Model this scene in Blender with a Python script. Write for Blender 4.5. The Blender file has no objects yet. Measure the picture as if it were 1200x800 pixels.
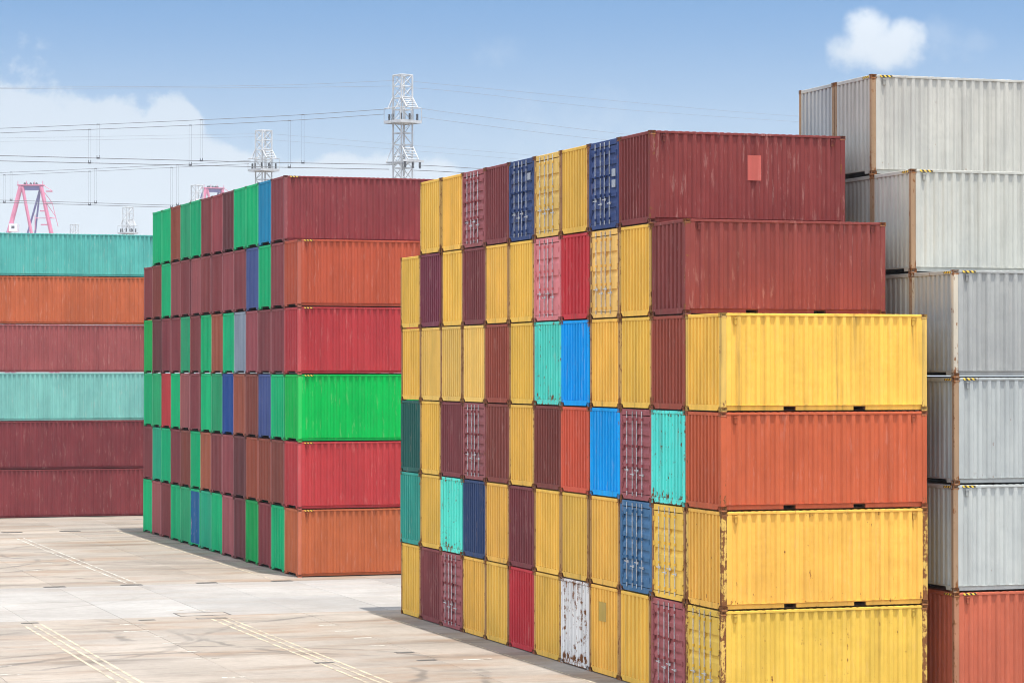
import bpy, bmesh, math, random
from mathutils import Vector, Matrix
R = math.radians
random.seed(7)
scene = bpy.context.scene
col = scene.collection

# ------------------------------------------------------------------ camera
YAW, PITCH = 0.3296, 0.0104
CAM = Vector((-27.854, -64.470, 8.962))
FPX = 3121.6                                   # focal length in pixels of a 1200 px wide frame
cam_d = bpy.data.cameras.new('camera'); cam = bpy.data.objects.new('camera', cam_d); col.objects.link(cam)
cam_d.sensor_width = 36; cam_d.lens = 36 * FPX / 1200
cam_d.clip_start = 1; cam_d.clip_end = 20000
cam.location = CAM
cam.rotation_euler = (R(90) + PITCH, 0, -YAW)
scene.camera = cam

# ------------------------------------------------------------------ sky and sun
SUN_SIDE, SUN_FRONT = 0.066, 0.215             # horizontal run of the sun's ray for one metre of drop
to_sun = Vector((SUN_SIDE, -SUN_FRONT, 1)).normalized()
SUN_EL = math.asin(to_sun.z); SUN_AZ = math.atan2(to_sun.x, to_sun.y)
world = bpy.data.worlds.new('World'); scene.world = world; world.use_nodes = True
W = world.node_tree; W.nodes.clear()
def wn(t, **kw):
    n = W.nodes.new(t)
    for k, v in kw.items(): setattr(n, k, v)
    return n
def wm(op, a, b=None, c=None, clamp=False):
    n = W.nodes.new('ShaderNodeMath'); n.operation = op; n.use_clamp = clamp
    for i, v in enumerate((a, b, c)):
        if v is None: continue
        if isinstance(v, (int, float)): n.inputs[i].default_value = v
        else: W.links.new(v, n.inputs[i])
    return n.outputs[0]
tc = wn('ShaderNodeTexCoord'); sep = wn('ShaderNodeSeparateXYZ'); W.links.new(tc.outputs['Generated'], sep.inputs[0])
sx, sy, sz = sep.outputs
# the blue of a humid summer sky deepens fast above the horizon: look the sky up a little higher
zz = wm('POWER', wm('MAXIMUM', sz, 0.0), 0.46)
cmb = wn('ShaderNodeCombineXYZ'); W.links.new(sx, cmb.inputs[0]); W.links.new(sy, cmb.inputs[1]); W.links.new(zz, cmb.inputs[2])
nrm = wn('ShaderNodeVectorMath', operation='NORMALIZE'); W.links.new(cmb.outputs[0], nrm.inputs[0])
sky = wn('ShaderNodeTexSky', sky_type='NISHITA'); sky.sun_disc = False
sky.sun_elevation = SUN_EL; sky.sun_rotation = SUN_AZ
sky.air_density = 1.0; sky.dust_density = 0.35; sky.ozone_density = 5.0; sky.altitude = 0
W.links.new(nrm.outputs[0], sky.inputs['Vector'])
# clouds, by compass direction (degrees from north-ish yaw) and height above the horizon
az = wm('MULTIPLY', wm('SUBTRACT', wm('ARCTAN2', sx, sy), YAW), 180 / math.pi)
el = wm('MULTIPLY', wm('ARCSINE', sz), 180 / math.pi)
def noise(scale, detail, rough, vec):
    n = wn('ShaderNodeTexNoise'); n.inputs['Scale'].default_value = scale; n.inputs['Detail'].default_value = detail
    n.inputs['Roughness'].default_value = rough; W.links.new(vec, n.inputs['Vector']); return n
nz = noise(62, 7, 0.58, tc.outputs['Generated'])
nz2 = noise(22, 4, 0.55, tc.outputs['Generated'])
def px(x, y): return (x - 600) / 54.5, (432.5 - y) / 54.5
def puff(x, y, rx, ry, wgt=1.0):
    a, e = px(x, y)
    da = wm('DIVIDE', wm('SUBTRACT', az, a), rx / 54.5); de = wm('DIVIDE', wm('SUBTRACT', el, e), ry / 54.5)
    r2 = wm('ADD', wm('MULTIPLY', da, da), wm('MULTIPLY', de, de))
    return wm('MULTIPLY', wm('SUBTRACT', 1.0, r2), wgt)
def union(lst):
    o = lst[0]
    for q in lst[1:]: o = wm('SMOOTH_MAX', o, q, 0.25)
    return o
def sstep(v, a, b):
    n = wn('ShaderNodeMapRange', interpolation_type='SMOOTHSTEP'); W.links.new(v, n.inputs['Value'])
    n.inputs['From Min'].default_value = a; n.inputs['From Max'].default_value = b; return n.outputs['Result']
wob = wm('MULTIPLY', wm('SUBTRACT', nz.outputs['Fac'], 0.5), 2.6)
wob2 = wm('MULTIPLY', wm('SUBTRACT', nz2.outputs['Fac'], 0.5), 0.8)
bank = union([puff(-90, 240, 200, 205), puff(40, 240, 130, 155), puff(110, 240, 130, 120), puff(195, 195, 50, 82), puff(250, 260, 130, 85), puff(120, 195, 110, 85), puff(238, 225, 80, 62),
              puff(330, 255, 130, 68), puff(430, 262, 150, 80, .8)])
bank = wm('MULTIPLY', sstep(wm('ADD', bank, wm('ADD', wm('MULTIPLY', wob, .5), wob2)), -0.12, 0.20), sstep(bank, -.45, -.1))
small = union([puff(1030, 62, 60, 31), puff(1016, 44, 33, 31), puff(1058, 50, 28, 27)])
small = sstep(wm('ADD', small, wm('MULTIPLY', wob, .8)), -0.15, 0.85)
wisp = union([puff(1100, 55, 60, 34, .7), puff(585, 62, 40, 26, .6), puff(660, 150, 160, 40, .4)])
wisp = sstep(wm('ADD', wisp, wob), 0.0, 1.3)
high = noise(3.1, 6, 0.55, tc.outputs['Generated'])
scat = wm('MULTIPLY', sstep(high.outputs['Fac'], 0.42, 0.60), sstep(el, 9, 20))
cl = wm('MAXIMUM', wm('MULTIPLY', bank, 0.66), wm('MULTIPLY', small, 0.84))
cl = wm('MAXIMUM', cl, wm('MULTIPLY', wisp, 0.22))
cl = wm('MAXIMUM', cl, wm('MULTIPLY', scat, 0.8), clamp=True)
hz = wm('MULTIPLY', sstep(el, 8.4, 3.2), 0.80)                # milky air low down
hmix = wn('ShaderNodeMix', data_type='RGBA'); W.links.new(hz, hmix.inputs[0])
SKYMUL = 1.0
wb = wn('ShaderNodeMix', data_type='RGBA', blend_type='MULTIPLY'); wb.inputs[0].default_value = 1; W.links.new(sky.outputs[0], wb.inputs[6]); wb.inputs[7].default_value = (.95, 1.05, .99, 1)
W.links.new(wb.outputs[2], hmix.inputs[6]); hmix.inputs[7].default_value = (3.5, 4.1, 4.65, 1)
mix = wn('ShaderNodeMix', data_type='RGBA'); W.links.new(cl, mix.inputs[0])
clc = wn('ShaderNodeMix', data_type='RGBA'); W.links.new(sstep(el, 6, 20), clc.inputs[0])      # unseen high clouds, brightened far beyond the low bank to fill shaded sides
clc.inputs[6].default_value = (4.5, 4.85, 5.2, 1); clc.inputs[7].default_value = (23.0, 23.3, 23.9, 1)
W.links.new(hmix.outputs[2], mix.inputs[6]); W.links.new(clc.outputs[2], mix.inputs[7])
bg = wn('ShaderNodeBackground'); bg.inputs['Strength'].default_value = 0.0815
W.links.new(mix.outputs[2], bg.inputs['Color'])
wo = wn('ShaderNodeOutputWorld'); W.links.new(bg.outputs[0], wo.inputs['Surface'])

sun_d = bpy.data.lights.new('sun', 'SUN'); sun_d.energy = 3.1; sun_d.angle = R(0.55); sun_d.color = (1, 0.95, 0.87)
sun = bpy.data.objects.new('sun', sun_d); col.objects.link(sun)
sun.location = (0, 0, 120); sun.rotation_euler = (-to_sun).to_track_quat('-Z', 'Y').to_euler()

vs = scene.view_settings; vs.view_transform = 'Standard'; vs.look = 'None'; vs.exposure = 1.14; vs.gamma = 1
vs.use_curve_mapping = False
cy = scene.cycles
cy.use_denoising = True; cy.filter_width = 1.0
cy.max_bounces = 6; cy.diffuse_bounces = 3; cy.glossy_bounces = 2; cy.volume_bounces = 0; cy.transparent_max_bounces = 4
cy.use_adaptive_sampling = True; cy.adaptive_threshold = 0.012

# where a picture point lies in the place (used only to measure positions)
FW = Vector((math.sin(YAW) * math.cos(PITCH), math.cos(YAW) * math.cos(PITCH), math.sin(PITCH)))
RT = Vector((math.cos(YAW), -math.sin(YAW), 0)); UP = RT.cross(FW)
def at(x, y, d): return CAM + (FW + RT * (x - 600) / FPX + UP * (400 - y) / FPX) * d
def on_ground(x, y):
    d = FW + RT * (x - 600) / FPX + UP * (400 - y) / FPX
    return CAM + d * (-CAM.z / d.z)

# ------------------------------------------------------------------ materials
class NT:
    def __init__(s, name):
        s.m = bpy.data.materials.new(name); s.m.use_nodes = True; s.t = s.m.node_tree
        s.b = s.t.nodes['Principled BSDF']
    def n(s, t, **kw):
        q = s.t.nodes.new(t)
        for k, v in kw.items(): setattr(q, k, v)
        return q
    def put(s, v, sock):
        if isinstance(v, bpy.types.NodeSocket): s.t.links.new(v, sock)
        elif isinstance(v, (tuple, list)): sock.default_value = tuple(v) if len(v) != 3 or sock.type == 'VECTOR' else (*v, 1)
        else: sock.default_value = v
    def math(s, op, a, b=0.0, c=0.0, clamp=False):
        q = s.n('ShaderNodeMath', operation=op, use_clamp=clamp)
        for i, v in enumerate((a, b, c)): s.put(v, q.inputs[i])
        return q.outputs[0]
    def mix(s, f, a, b, mode='MIX'):
        q = s.n('ShaderNodeMix', data_type='RGBA', blend_type=mode)
        s.put(f, q.inputs[0]); s.put(a, q.inputs[6]); s.put(b, q.inputs[7]); return q.outputs[2]
    def pos(s): return s.n('ShaderNodeNewGeometry').outputs['Position']
    def mapv(s, v, scale, loc=(0, 0, 0)):
        q = s.n('ShaderNodeMapping'); s.put(v, q.inputs['Vector']); q.inputs['Scale'].default_value = scale; q.inputs['Location'].default_value = loc
        return q.outputs[0]
    def noise(s, v, scale=1, detail=4, rough=.55):
        q = s.n('ShaderNodeTexNoise'); s.put(v, q.inputs['Vector']); q.inputs['Scale'].default_value = scale
        q.inputs['Detail'].default_value = detail; q.inputs['Roughness'].default_value = rough; return q.outputs['Fac']
    def ss(s, v, a, b, lo=0.0, hi=1.0):
        q = s.n('ShaderNodeMapRange', interpolation_type='SMOOTHSTEP'); s.put(v, q.inputs['Value'])
        for k, u in (('From Min', a), ('From Max', b), ('To Min', lo), ('To Max', hi)): s.put(u, q.inputs[k])
        return q.outputs['Result']
    def attr(s, name): return s.n('ShaderNodeAttribute', attribute_type='OBJECT', attribute_name=name)
    def bump(s, h, strength, dist=.02):
        q = s.n('ShaderNodeBump'); q.inputs['Strength'].default_value = strength; q.inputs['Distance'].default_value = dist
        s.put(h, q.inputs['Height']); s.t.links.new(q.outputs[0], s.b.inputs['Normal'])
    def fin(s, c, rough=.6, metal=0.0, spec=.35):
        s.put(c, s.b.inputs['Base Color']); s.put(rough, s.b.inputs['Roughness']); s.put(metal, s.b.inputs['Metallic'])
        s.b.inputs['Specular IOR Level'].default_value = spec; return s.m

def paint_material():
    q = NT('container_paint'); p = q.pos()
    base = q.n('ShaderNodeObjectInfo').outputs['Color']
    rust, grime, scuff = (q.attr(k).outputs['Fac'] for k in ('rust', 'grime', 'scuff'))
    fade = q.noise(q.mapv(p, (.55, .55, .3)), 1.6, 4, .6)
    c = q.mix(1.0, base, q.mix(q.ss(fade, .3, .7), (.90, .90, .91), (1.07, 1.06, 1.05)), 'MULTIPLY')
    rib = q.noise(q.mapv(p, (3.1, 3.1, .12), (6, 2, 8)), 1.0, 3, .6)
    c = q.mix(1.0, c, q.mix(q.ss(rib, .3, .7), (.92, .92, .92), (1.06, 1.06, 1.06)), 'MULTIPLY')
    # chalky, sun-bleached patches
    ch = q.ss(q.noise(q.mapv(p, (1.3, 1.3, .5), (7, 3, 1)), 2.2, 6, .65), .5, .8)
    lum = q.n('ShaderNodeRGBToBW'); q.put(base, lum.inputs[0])
    pale = q.mix(.22, base, q.mix(1.0, (1, 1, 1), lum.outputs[0], 'MULTIPLY')); pale = q.mix(.05, pale, (.75, .72, .68))
    c = q.mix(q.math('MULTIPLY', ch, .12), c, pale)
    # scratches and knocks down to a paler coat
    sc1 = q.noise(q.mapv(p, (9, 9, 1.1), (2, 8, 4)), 1.0, 5, .7)
    sc2 = q.noise(q.mapv(p, (1, 1, .8)), 1.1, 2, .5)
    scm = q.math('MULTIPLY', q.ss(sc1, .565, .63), q.ss(sc2, .40, .58), clamp=True)
    c = q.mix(q.math('MULTIPLY', scm, scuff, clamp=True), c, q.mix(.38, base, (.75, .52, .44)))
    # grime washed down the wall by rain
    g = q.noise(q.mapv(p, (4.6, 4.6, .13), (1, 5, 2)), 1.0, 4, .58)
    g2 = q.noise(q.mapv(p, (.7, .7, .35), (4, 1, 6)), 1.0, 3, .5)
    gm = q.math('MULTIPLY', q.ss(g, .50, .74), q.ss(g2, .36, .66), clamp=True)
    c = q.mix(q.math('MULTIPLY', gm, grime, clamp=True), c, q.mix(.72, base, (.10, .07, .04)))
    # rust: specks, bleeding runs
    r1 = q.noise(p, 4.5, 9, .72); r2 = q.noise(q.mapv(p, (11, 11, .7), (3, 3, 9)), 1.0, 5, .65)
    rr = q.math('ADD', q.math('MULTIPLY', r1, .62), q.math('MULTIPLY', r2, .38))
    gz = q.n('ShaderNodeSeparateXYZ'); q.put(q.n('ShaderNodeTexCoord').outputs['Generated'], gz.inputs[0])
    edge = q.math('ADD', q.ss(gz.outputs[2], .16, .0), q.math('MULTIPLY', q.ss(gz.outputs[2], .94, 1.0), .6))   # water sits along the seams
    rust = q.math('MULTIPLY', rust, q.math('ADD', 1.0, q.math('MULTIPLY', edge, .4)))
    lo = q.math('SUBTRACT', .715, q.math('MULTIPLY', rust, .30))
    rm = q.ss(rr, lo, q.math('ADD', lo, .05))
    rc = q.mix(q.noise(p, 16, 4, .6), (.075, .030, .016), (.30, .125, .045))
    c = q.mix(rm, c, rc)
    rough = q.math('ADD', .6, q.math('MULTIPLY', rm, .35))
    q.bump(q.math('ADD', q.math('MULTIPLY', q.noise(p, 2.4, 3, .5), 1.0), q.math('MULTIPLY', rm, .06)), .40, .035)
    return q.fin(c, rough, 0, .06)
PAINT = paint_material()

def steel(name, c1, c2, rough=.45, metal=.6, scale=9):
    q = NT(name); p = q.pos(); f = q.ss(q.noise(p, scale, 6, .7), .35, .68)
    return q.fin(q.mix(f, c1, c2), rough, metal, .4)
GALV = steel('galvanised_bar', (.62, .64, .66), (.34, .32, .30), .42, .35, 7)
RUSTY = steel('rusted_steel', (.10, .045, .026), (.24, .11, .05), .85, 0)
DARKST = steel('dark_underframe', (.035, .028, .025), (.07, .05, .04), .85, 0)
TWHITE = steel('white_tower_steel', (.50, .51, .52), (.36, .37, .38), .5, 0, .5)
TDARK = steel('dark_fittings', (.05, .055, .06), (.10, .10, .11), .5, .2, 3)
WIRE = steel('line_cable', (.13, .135, .145), (.15, .155, .165), .9, 0, 1)
WIRE_PALE = steel('line_cable_pale', (.20, .21, .23), (.22, .23, .25), .9, 0, 1)  # lightened copy for the thin cables, haze put into the colour
CPINK = steel('crane_pink_paint', (.55, .17, .27), (.48, .15, .24), .5, 0, .3)
CBLUE = steel('crane_blue_paint', (.14, .14, .33), (.16, .16, .35), .5, 0, .3)
CWHITE = steel('crane_white_paint', (.7, .72, .74), (.62, .64, .66), .5, 0, .3)
PLACARD = steel('placard_vinyl', (.34, .36, .40), (.26, .28, .32), .5, 0, 12)

def hazard_material():
    q = NT('hazard_stripes'); tcn = q.n('ShaderNodeTexCoord').outputs['Object']
    s = q.n('ShaderNodeSeparateXYZ'); q.put(tcn, s.inputs[0])
    w = q.math('FRACT', q.math('MULTIPLY', q.math('ADD', s.outputs[0], s.outputs[2]), 7.5))
    k = q.math('GREATER_THAN', w, .5)
    worn = q.ss(q.noise(q.pos(), 14, 5, .7), .58, .66)
    return q.fin(q.mix(worn, q.mix(k, (.025, .022, .02), (.78, .52, .05)), (.34, .25, .18)), .6)
HAZARD = hazard_material()

def concrete_material():
    q = NT('yard_concrete'); p = q.pos()
    tone = q.attr('tone').outputs['Fac']
    rnd = q.n('ShaderNodeObjectInfo').outputs['Random']
    base = q.mix(tone, (.248, .216, .182), (.270, .262, .250))
    base = q.mix(1.0, base, q.mix(rnd, (.90, .90, .90), (1.08, 1.07, 1.06)), 'MULTIPLY')
    blot = q.noise(p, .16, 6, .62); c = q.mix(1.0, base, q.mix(q.ss(blot, .3, .7), (.84, .83, .82), (1.12, 1.12, 1.12)), 'MULTIPLY')
    fine = q.noise(p, 3.2, 8, .7); c = q.mix(1.0, c, q.mix(q.ss(fine, .25, .75), (.90, .90, .90), (1.08, 1.08, 1.08)), 'MULTIPLY')
    keep = q.math('SUBTRACT', 1.0, q.math('MULTIPLY', tone, .80))
    # rusty run-off soaked into the concrete
    ru = q.ss(q.noise(q.mapv(p, (.13, .42, 1), (3, 1, 0)), 1.0, 6, .62), .46, .68)
    c = q.mix(q.math('MULTIPLY', q.math('MULTIPLY', ru, .62), keep), c, (.19, .110, .058))
    # oil and rubber, dragged along the way trucks turn
    oi = q.ss(q.noise(q.mapv(p, (.10, .50, 1), (9, 4, 0)), 1.0, 7, .66), .48, .72)
    c = q.mix(q.math('MULTIPLY', q.math('MULTIPLY', oi, .75), keep), c, (.085, .070, .058))
    # tyre marks: arcs of turning trucks
    s = q.n('ShaderNodeSeparateXYZ'); q.put(p, s.inputs[0]); X, Y = s.outputs[0], s.outputs[1]
    br = q.ss(q.noise(p, .35, 5, .6), .40, .62)
    tot = None
    for cx, cy_, r in ((-20.5, 25.0, 9.2), (-20.3, 25.2, 10.9), (-11.5, 12.0, 6.8), (-11.2, 12.2, 8.4), (-1.2, 22.5, 7.4), (-16.5, 62, 8.0),
                       (-16.2, 62.3, 9.7), (-2.0, 66, 7.5), (-1.8, 66.4, 9.1), (-12.5, 24.0, 3.6), (-5, 90, 8.4), (-15.5, 44, 9.0)):
        dx = q.math('SUBTRACT', X, cx); dy = q.math('SUBTRACT', Y, cy_)
        d = q.math('SQRT', q.math('ADD', q.math('MULTIPLY', dx, dx), q.math('MULTIPLY', dy, dy)))
        d = q.math('ABSOLUTE', q.math('SUBTRACT', d, q.math('ADD', r, q.math('MULTIPLY', q.math('SUBTRACT', blot, .5), 2.4))))
        m = q.ss(d, .24, .05)
        tot = m if tot is None else q.math('MAXIMUM', tot, m)
    c = q.mix(q.math('MULTIPLY', q.math('MULTIPLY', tot, br), q.math('MULTIPLY', keep, .7)), c, (.075, .068, .062))
    # bleached, ground-off scars
    wh = q.ss(q.noise(q.mapv(p, (.22, .9, 1), (5, 5, 0)), 1.0, 6, .7), .60, .72)
    c = q.mix(q.math('MULTIPLY', wh, .35), c, (.36, .345, .32))
    q.bump(fine, .25, .01)
    return q.fin(c, .85, 0, .25)
CONC = concrete_material()
def marking_material(name, c1):
    q = NT(name); p = q.pos(); wear = q.ss(q.noise(q.mapv(p, (1.5, .8, 1)), 1.6, 8, .75), .42, .60)
    return q.fin(q.mix(wear, c1, (.225, .195, .162)), .8, 0, .2)
MARKY = marking_material('worn_cream_marking', (.41, .355, .25))
MARKW = marking_material('worn_white_marking', (.42, .41, .37))
GRATE = steel('iron_grate', (.07, .065, .06), (.12, .11, .10), .7, .3)

# ------------------------------------------------------------------ mesh helpers
class MB:
    def __init__(s): s.v = []; s.f = []
    def box(s, x0, x1, y0, y1, z0, z1):
        i = len(s.v)
        s.v += [(x, y, z) for z in (z0, z1) for y in (y0, y1) for x in (x0, x1)]
        s.f += [tuple(i + k for k in q) for q in ((0, 2, 3, 1), (4, 5, 7, 6), (0, 1, 5, 4), (2, 6, 7, 3), (0, 4, 6, 2), (1, 3, 7, 5))]
        return s
    def prism(s, pts, t0, t1, axis):              # outline pts (a, z) swept along axis 'x' or 'y'
        i = len(s.v); n = len(pts)
        for t in (t0, t1): s.v += [(t, a, z) if axis == 'x' else (a, t, z) for a, z in pts]
        s.f += [tuple(range(i, i + n)), tuple(range(i + 2 * n - 1, i + n - 1, -1))]
        s.f += [(i + k, i + n + k, i + n + (k + 1) % n, i + (k + 1) % n) for k in range(n)]
        return s
    def tube(s, a, b, r, n=6, r2=None):
        a = Vector(a); b = Vector(b); d = (b - a).normalized()
        u = d.cross(Vector((0, 0, 1)) if abs(d.z) < .95 else Vector((1, 0, 0))).normalized(); w = d.cross(u)
        i = len(s.v); r2 = r if r2 is None else r2
        for c, rr in ((a, r), (b, r2)):
            s.v += [tuple(c + (u * math.cos(2 * math.pi * k / n) + w * math.sin(2 * math.pi * k / n)) * rr) for k in range(n)]
        s.f += [(i + k, i + (k + 1) % n, i + n + (k + 1) % n, i + n + k) for k in range(n)]
        s.f += [tuple(range(i + n - 1, i - 1, -1)), tuple(range(i + n, i + 2 * n))]
        return s
    def path(s, pts, r, n=5):
        i = len(s.v); m = len(pts)
        for k, c in enumerate(pts):
            d = (pts[min(k + 1, m - 1)] - pts[max(k - 1, 0)]).normalized(); u = d.cross(Vector((0, 0, 1))).normalized(); w = d.cross(u)
            s.v += [tuple(c + (u * math.cos(2 * math.pi * j / n) + w * math.sin(2 * math.pi * j / n)) * r) for j in range(n)]
        for k in range(m - 1):
            s.f += [(i + k * n + j, i + k * n + (j + 1) % n, i + (k + 1) * n + (j + 1) % n, i + (k + 1) * n + j) for j in range(n)]
        return s
    def mesh(s, name, mat, bevel=0.0):
        me = bpy.data.meshes.new(name); me.from_pydata(s.v, [], s.f); me.materials.append(mat)
        bm = bmesh.new(); bm.from_mesh(me); bmesh.ops.recalc_face_normals(bm, faces=bm.faces)
        if bevel: bmesh.ops.bevel(bm, geom=list(bm.edges), offset=bevel, segments=1, affect='EDGES')
        bm.to_mesh(me); bm.free(); return me
def link(name, me, parent=None, loc=(0, 0, 0), rz=0.0):
    o = bpy.data.objects.new(name, me); col.objects.link(o)
    o.location = loc; o.rotation_euler = (0, 0, rz); o.parent = parent; return o
def tag(o, label, cat, group=None):
    o['label'] = label; o['category'] = cat
    if group: o['group'] = group
    return o

def corrugated(length, z0, z1, pitch, depth, flat_o, flat_i, name, margin_min=.05, thick=.004):
    """vertical waves along x, outer face towards -y at y=0, valleys at y=+depth"""
    n = int((length - 2 * margin_min) / pitch); mg = (length - n * pitch) / 2; sl = (pitch - flat_o - flat_i) / 2
    prof = [(-length / 2, 0)]; x = -length / 2 + mg
    for k in range(n):
        x0 = x + k * pitch
        prof += [(x0 + flat_o / 2, 0), (x0 + flat_o / 2 + sl, depth), (x0 + flat_o / 2 + sl + flat_i, depth), (x0 + pitch - flat_o / 2, 0)]
    prof.append((length / 2, 0))
    m = MB(); N = len(prof)
    for dy in (0, thick):
        for z in (z0, z1): m.v += [(a, b + dy, z) for a, b in prof]
    m.f += [(k, k + 1, N + k + 1, N + k) for k in range(N - 1)]
    m.f += [(2 * N + k + 1, 2 * N + k, 3 * N + k, 3 * N + k + 1) for k in range(N - 1)]
    return m.mesh(name, PAINT)

# ------------------------------------------------------------------ shipping containers
WID = 2.438
def casting_mesh():
    bm = bmesh.new(); bmesh.ops.create_cube(bm, size=1); bmesh.ops.scale(bm, vec=(.178, .162, .118), verts=bm.verts)
    faces = list(bm.faces)
    for f in faces:
        r = bmesh.ops.inset_region(bm, faces=[f], thickness=.034, use_even_offset=True)
        bmesh.ops.translate(bm, verts=f.verts, vec=-f.normal * .05)
    me = bpy.data.meshes.new('corner_casting'); bm.to_mesh(me); bm.free(); me.materials.append(PAINT); return me
CAST = casting_mesh()
VENT = MB().box(-.035, .035, -.012, .02, -.09, .09).box(-.045, .045, -.022, .005, .06, .1).mesh('vent', PAINT, .004)
BAR_R = .0145

def leaf_mesh(lw, z0, z1, nb):
    leaf = MB(); hd = .055
    leaf.box(-.002, hd, 0, .06, z0, z1).box(-.002, hd, lw - .06, lw, z0, z1)
    band = .20; sl = .035; prof = [(z0, 0)]
    for q in range(nb):
        zc = z0 + (z1 - z0) * (q + 1) / (nb + 1)
        prof += [(zc - band / 2, 0), (zc - band / 2 + .11, .05), (zc + band / 2 - .012, .05), (zc + band / 2, 0)]
    prof.append((z1, 0)); i = len(leaf.v); N = len(prof)
    for y in (.058, lw - .058): leaf.v += [(.001 + d, y, z) for z, d in prof]
    leaf.f += [(i + a, i + a + 1, i + N + a + 1, i + N + a) for a in range(N - 1)]
    leaf.box(.056, .060, .05, lw - .05, z0, z1)
    return leaf.mesh('door', PAINT)

def kit(L, H, forty, deep=False):
    k = {'L': L, 'H': H, 'forty': forty}
    hw, hl = WID / 2, L / 2
    PX, PY = .15, .13                                  # corner post plan
    k['post'] = MB().box(-PX / 2, PX / 2, -PY / 2, PY / 2, .118, H - .118).mesh('corner_post', PAINT, .012)
    k['post_at'] = [(sx_ * (hl - PX / 2 - .006), sy_ * (hw - PY / 2 - .004), 0) for sx_ in (-1, 1) for sy_ in (-1, 1)]
    k['cast_at'] = [(sx_ * (hl - .089), sy_ * (hw - .081), z) for sx_ in (-1, 1) for sy_ in (-1, 1) for z in (.059, H - .0595)]
    inner = L - 2 * (PX + .008)
    k['side'] = corrugated(inner, .175, H - .082, .278, .043, .086, .086, 'side_panel', .06)
    k['side_y'] = hw - .012
    ew = WID - 2 * (PY + .006)
    if forty: k['end'] = corrugated(ew, .178, H - .122, .262, .050 if deep else .022, .115 if deep else .10, .098, 'end_panel', .02)
    else: k['end'] = corrugated(ew, .190, H - .105, .2335, .050, .108, .086, 'end_panel', .02)
    k['end2'] = corrugated(ew, .178, H - .122, .30, .050 if deep else .024, .14, .11, 'end_panel', .02) if forty else corrugated(ew, .190, H - .105, .298, .050, .15, .10, 'end_panel', .02)
    k['end_x'] = hl - .022
    # top rails
    k['top_rail'] = MB().box(-inner / 2, inner / 2, -.03, .03, H - .080, H - .016).mesh('top_side_rail', PAINT, .006)
    k['header'] = MB().box(-.045, .045, -ew / 2, ew / 2, H - (.12 if forty else .103), H - .014).mesh('top_end_rail', PAINT, .008)
    # bottom rails
    m = MB(); i2 = inner / 2
    if forty: m.box(-i2, i2, -.03, .03, .045, .166)
    else:
        m.box(-i2, i2, -.03, .03, .140, .166)
        for a, b in ((-i2, -1.205), (-.845, .845), (1.205, i2)): m.box(a, b, -.031, .031, .036, .141)
    m.box(-i2, i2, -.072, .072, .1665, .174); k['bot_rail'] = m.mesh('bottom_side_rail', PAINT)
    e2 = ew / 2
    if forty:                                           # sill with the gooseneck tunnel cut into it
        pts = [(-e2, .05), (-.78, .05), (-.76, .140), (.76, .140), (.78, .05), (e2, .05), (e2, .176), (-e2, .176)]
    else:                                               # sill with toe cut-outs next to the corner castings
        pts = [(-e2, .135), (-e2 + .05, .135), (-e2 + .15, .03), (e2 - .15, .03), (e2 - .05, .135), (e2, .135), (e2, .188), (-e2, .188)]
    k['sill'] = MB().prism(pts, -.04, .04, 'x').mesh('bottom_end_rail', PAINT)
    # roof: shallow waves across
    n = int(inner / .21); pt = []
    for q in range(n):
        x0 = -inner / 2 + q * inner / n; w_ = inner / n
        pt += [(x0, H - .026), (x0 + .25 * w_, H - .026), (x0 + .4 * w_, H - .006), (x0 + .85 * w_, H - .006)]
    pt.append((inner / 2, H - .026))
    m = MB(); N = len(pt); yy = hw - .02
    for y in (-yy, yy): m.v += [(a, y, b) for a, b in pt]
    for y in (-yy, yy): m.v += [(a, y, b - .018) for a, b in pt]
    m.f += [(a, a + 1, N + a + 1, N + a) for a in range(N - 1)] + [(2 * N + a, 3 * N + a, 3 * N + a + 1, 2 * N + a + 1) for a in range(N - 1)]
    m.f += [(a, 2 * N + a, 2 * N + a + 1, a + 1) for a in range(N - 1)] + [(N + a, N + a + 1, 3 * N + a + 1, 3 * N + a) for a in range(N - 1)]
    k['roof'] = m.mesh('roof_panel', PAINT)
    m = MB().box(-hl + .12, hl - .12, -hw + .06, hw - .06, .140, .160)
    x = -hl + (3.2 if forty else .35)
    while x < hl - .3:
        if forty or min(abs(x - 1.025), abs(x + 1.025)) > .26: m.box(x, x + .05, -hw + .06, hw - .06, .045, .139)
        x += .34
    if forty:
        for y in (-.82, .82): m.box(-hl + .12, -hl + 3.2, y - .02, y + .02, .05, .139)
    k['under'] = m.mesh('underframe', DARKST)
    if not forty:
        m = MB(); w_ = hw - .10
        for a, b, c, d in ((-.18, .18, .128, .136), (-.18, .18, .04, .046), (-.18, -.172, .047, .127), (.172, .18, .047, .127)): m.box(a, b, -w_, w_, c, d)
        k['pocket'] = m.mesh('forklift_pocket', RUSTY)
    # doors (outer face towards -x): a framed leaf with pressed horizontal bands
    lw = ew / 2 - .012; z0, z1 = .205, H - (.20 if not forty else .18); k['lw'] = lw
    for key, nb in (('leaf', 3), ('leaf_many', 6)): k[key] = leaf_mesh(lw, z0, z1, nb)
    k['bar'] = MB().tube((0, 0, .135), (0, 0, H - .065), BAR_R, 8).mesh('locking_bar', GALV)
    k['bracket'] = MB().box(-.022, .024, -.026, .026, -.04, .04).mesh('bar_bracket', PAINT, .005)
    k['handle'] = MB().box(-.030, -.014, 0, .26, -.012, .012).box(-.040, -.005, -.024, .03, -.035, .035).mesh('door_handle', GALV)
    k['hinge'] = MB().box(-.016, .016, -.07, .07, -.055, .055).tube((-.02, 0, -.075), (-.02, 0, .075), .02, 6).mesh('hinge', PAINT)
    k['doorhead'] = MB().box(-.045, .045, -ew / 2, ew / 2, H - .178, H - .014).mesh('top_end_rail', PAINT, .008)
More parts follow.
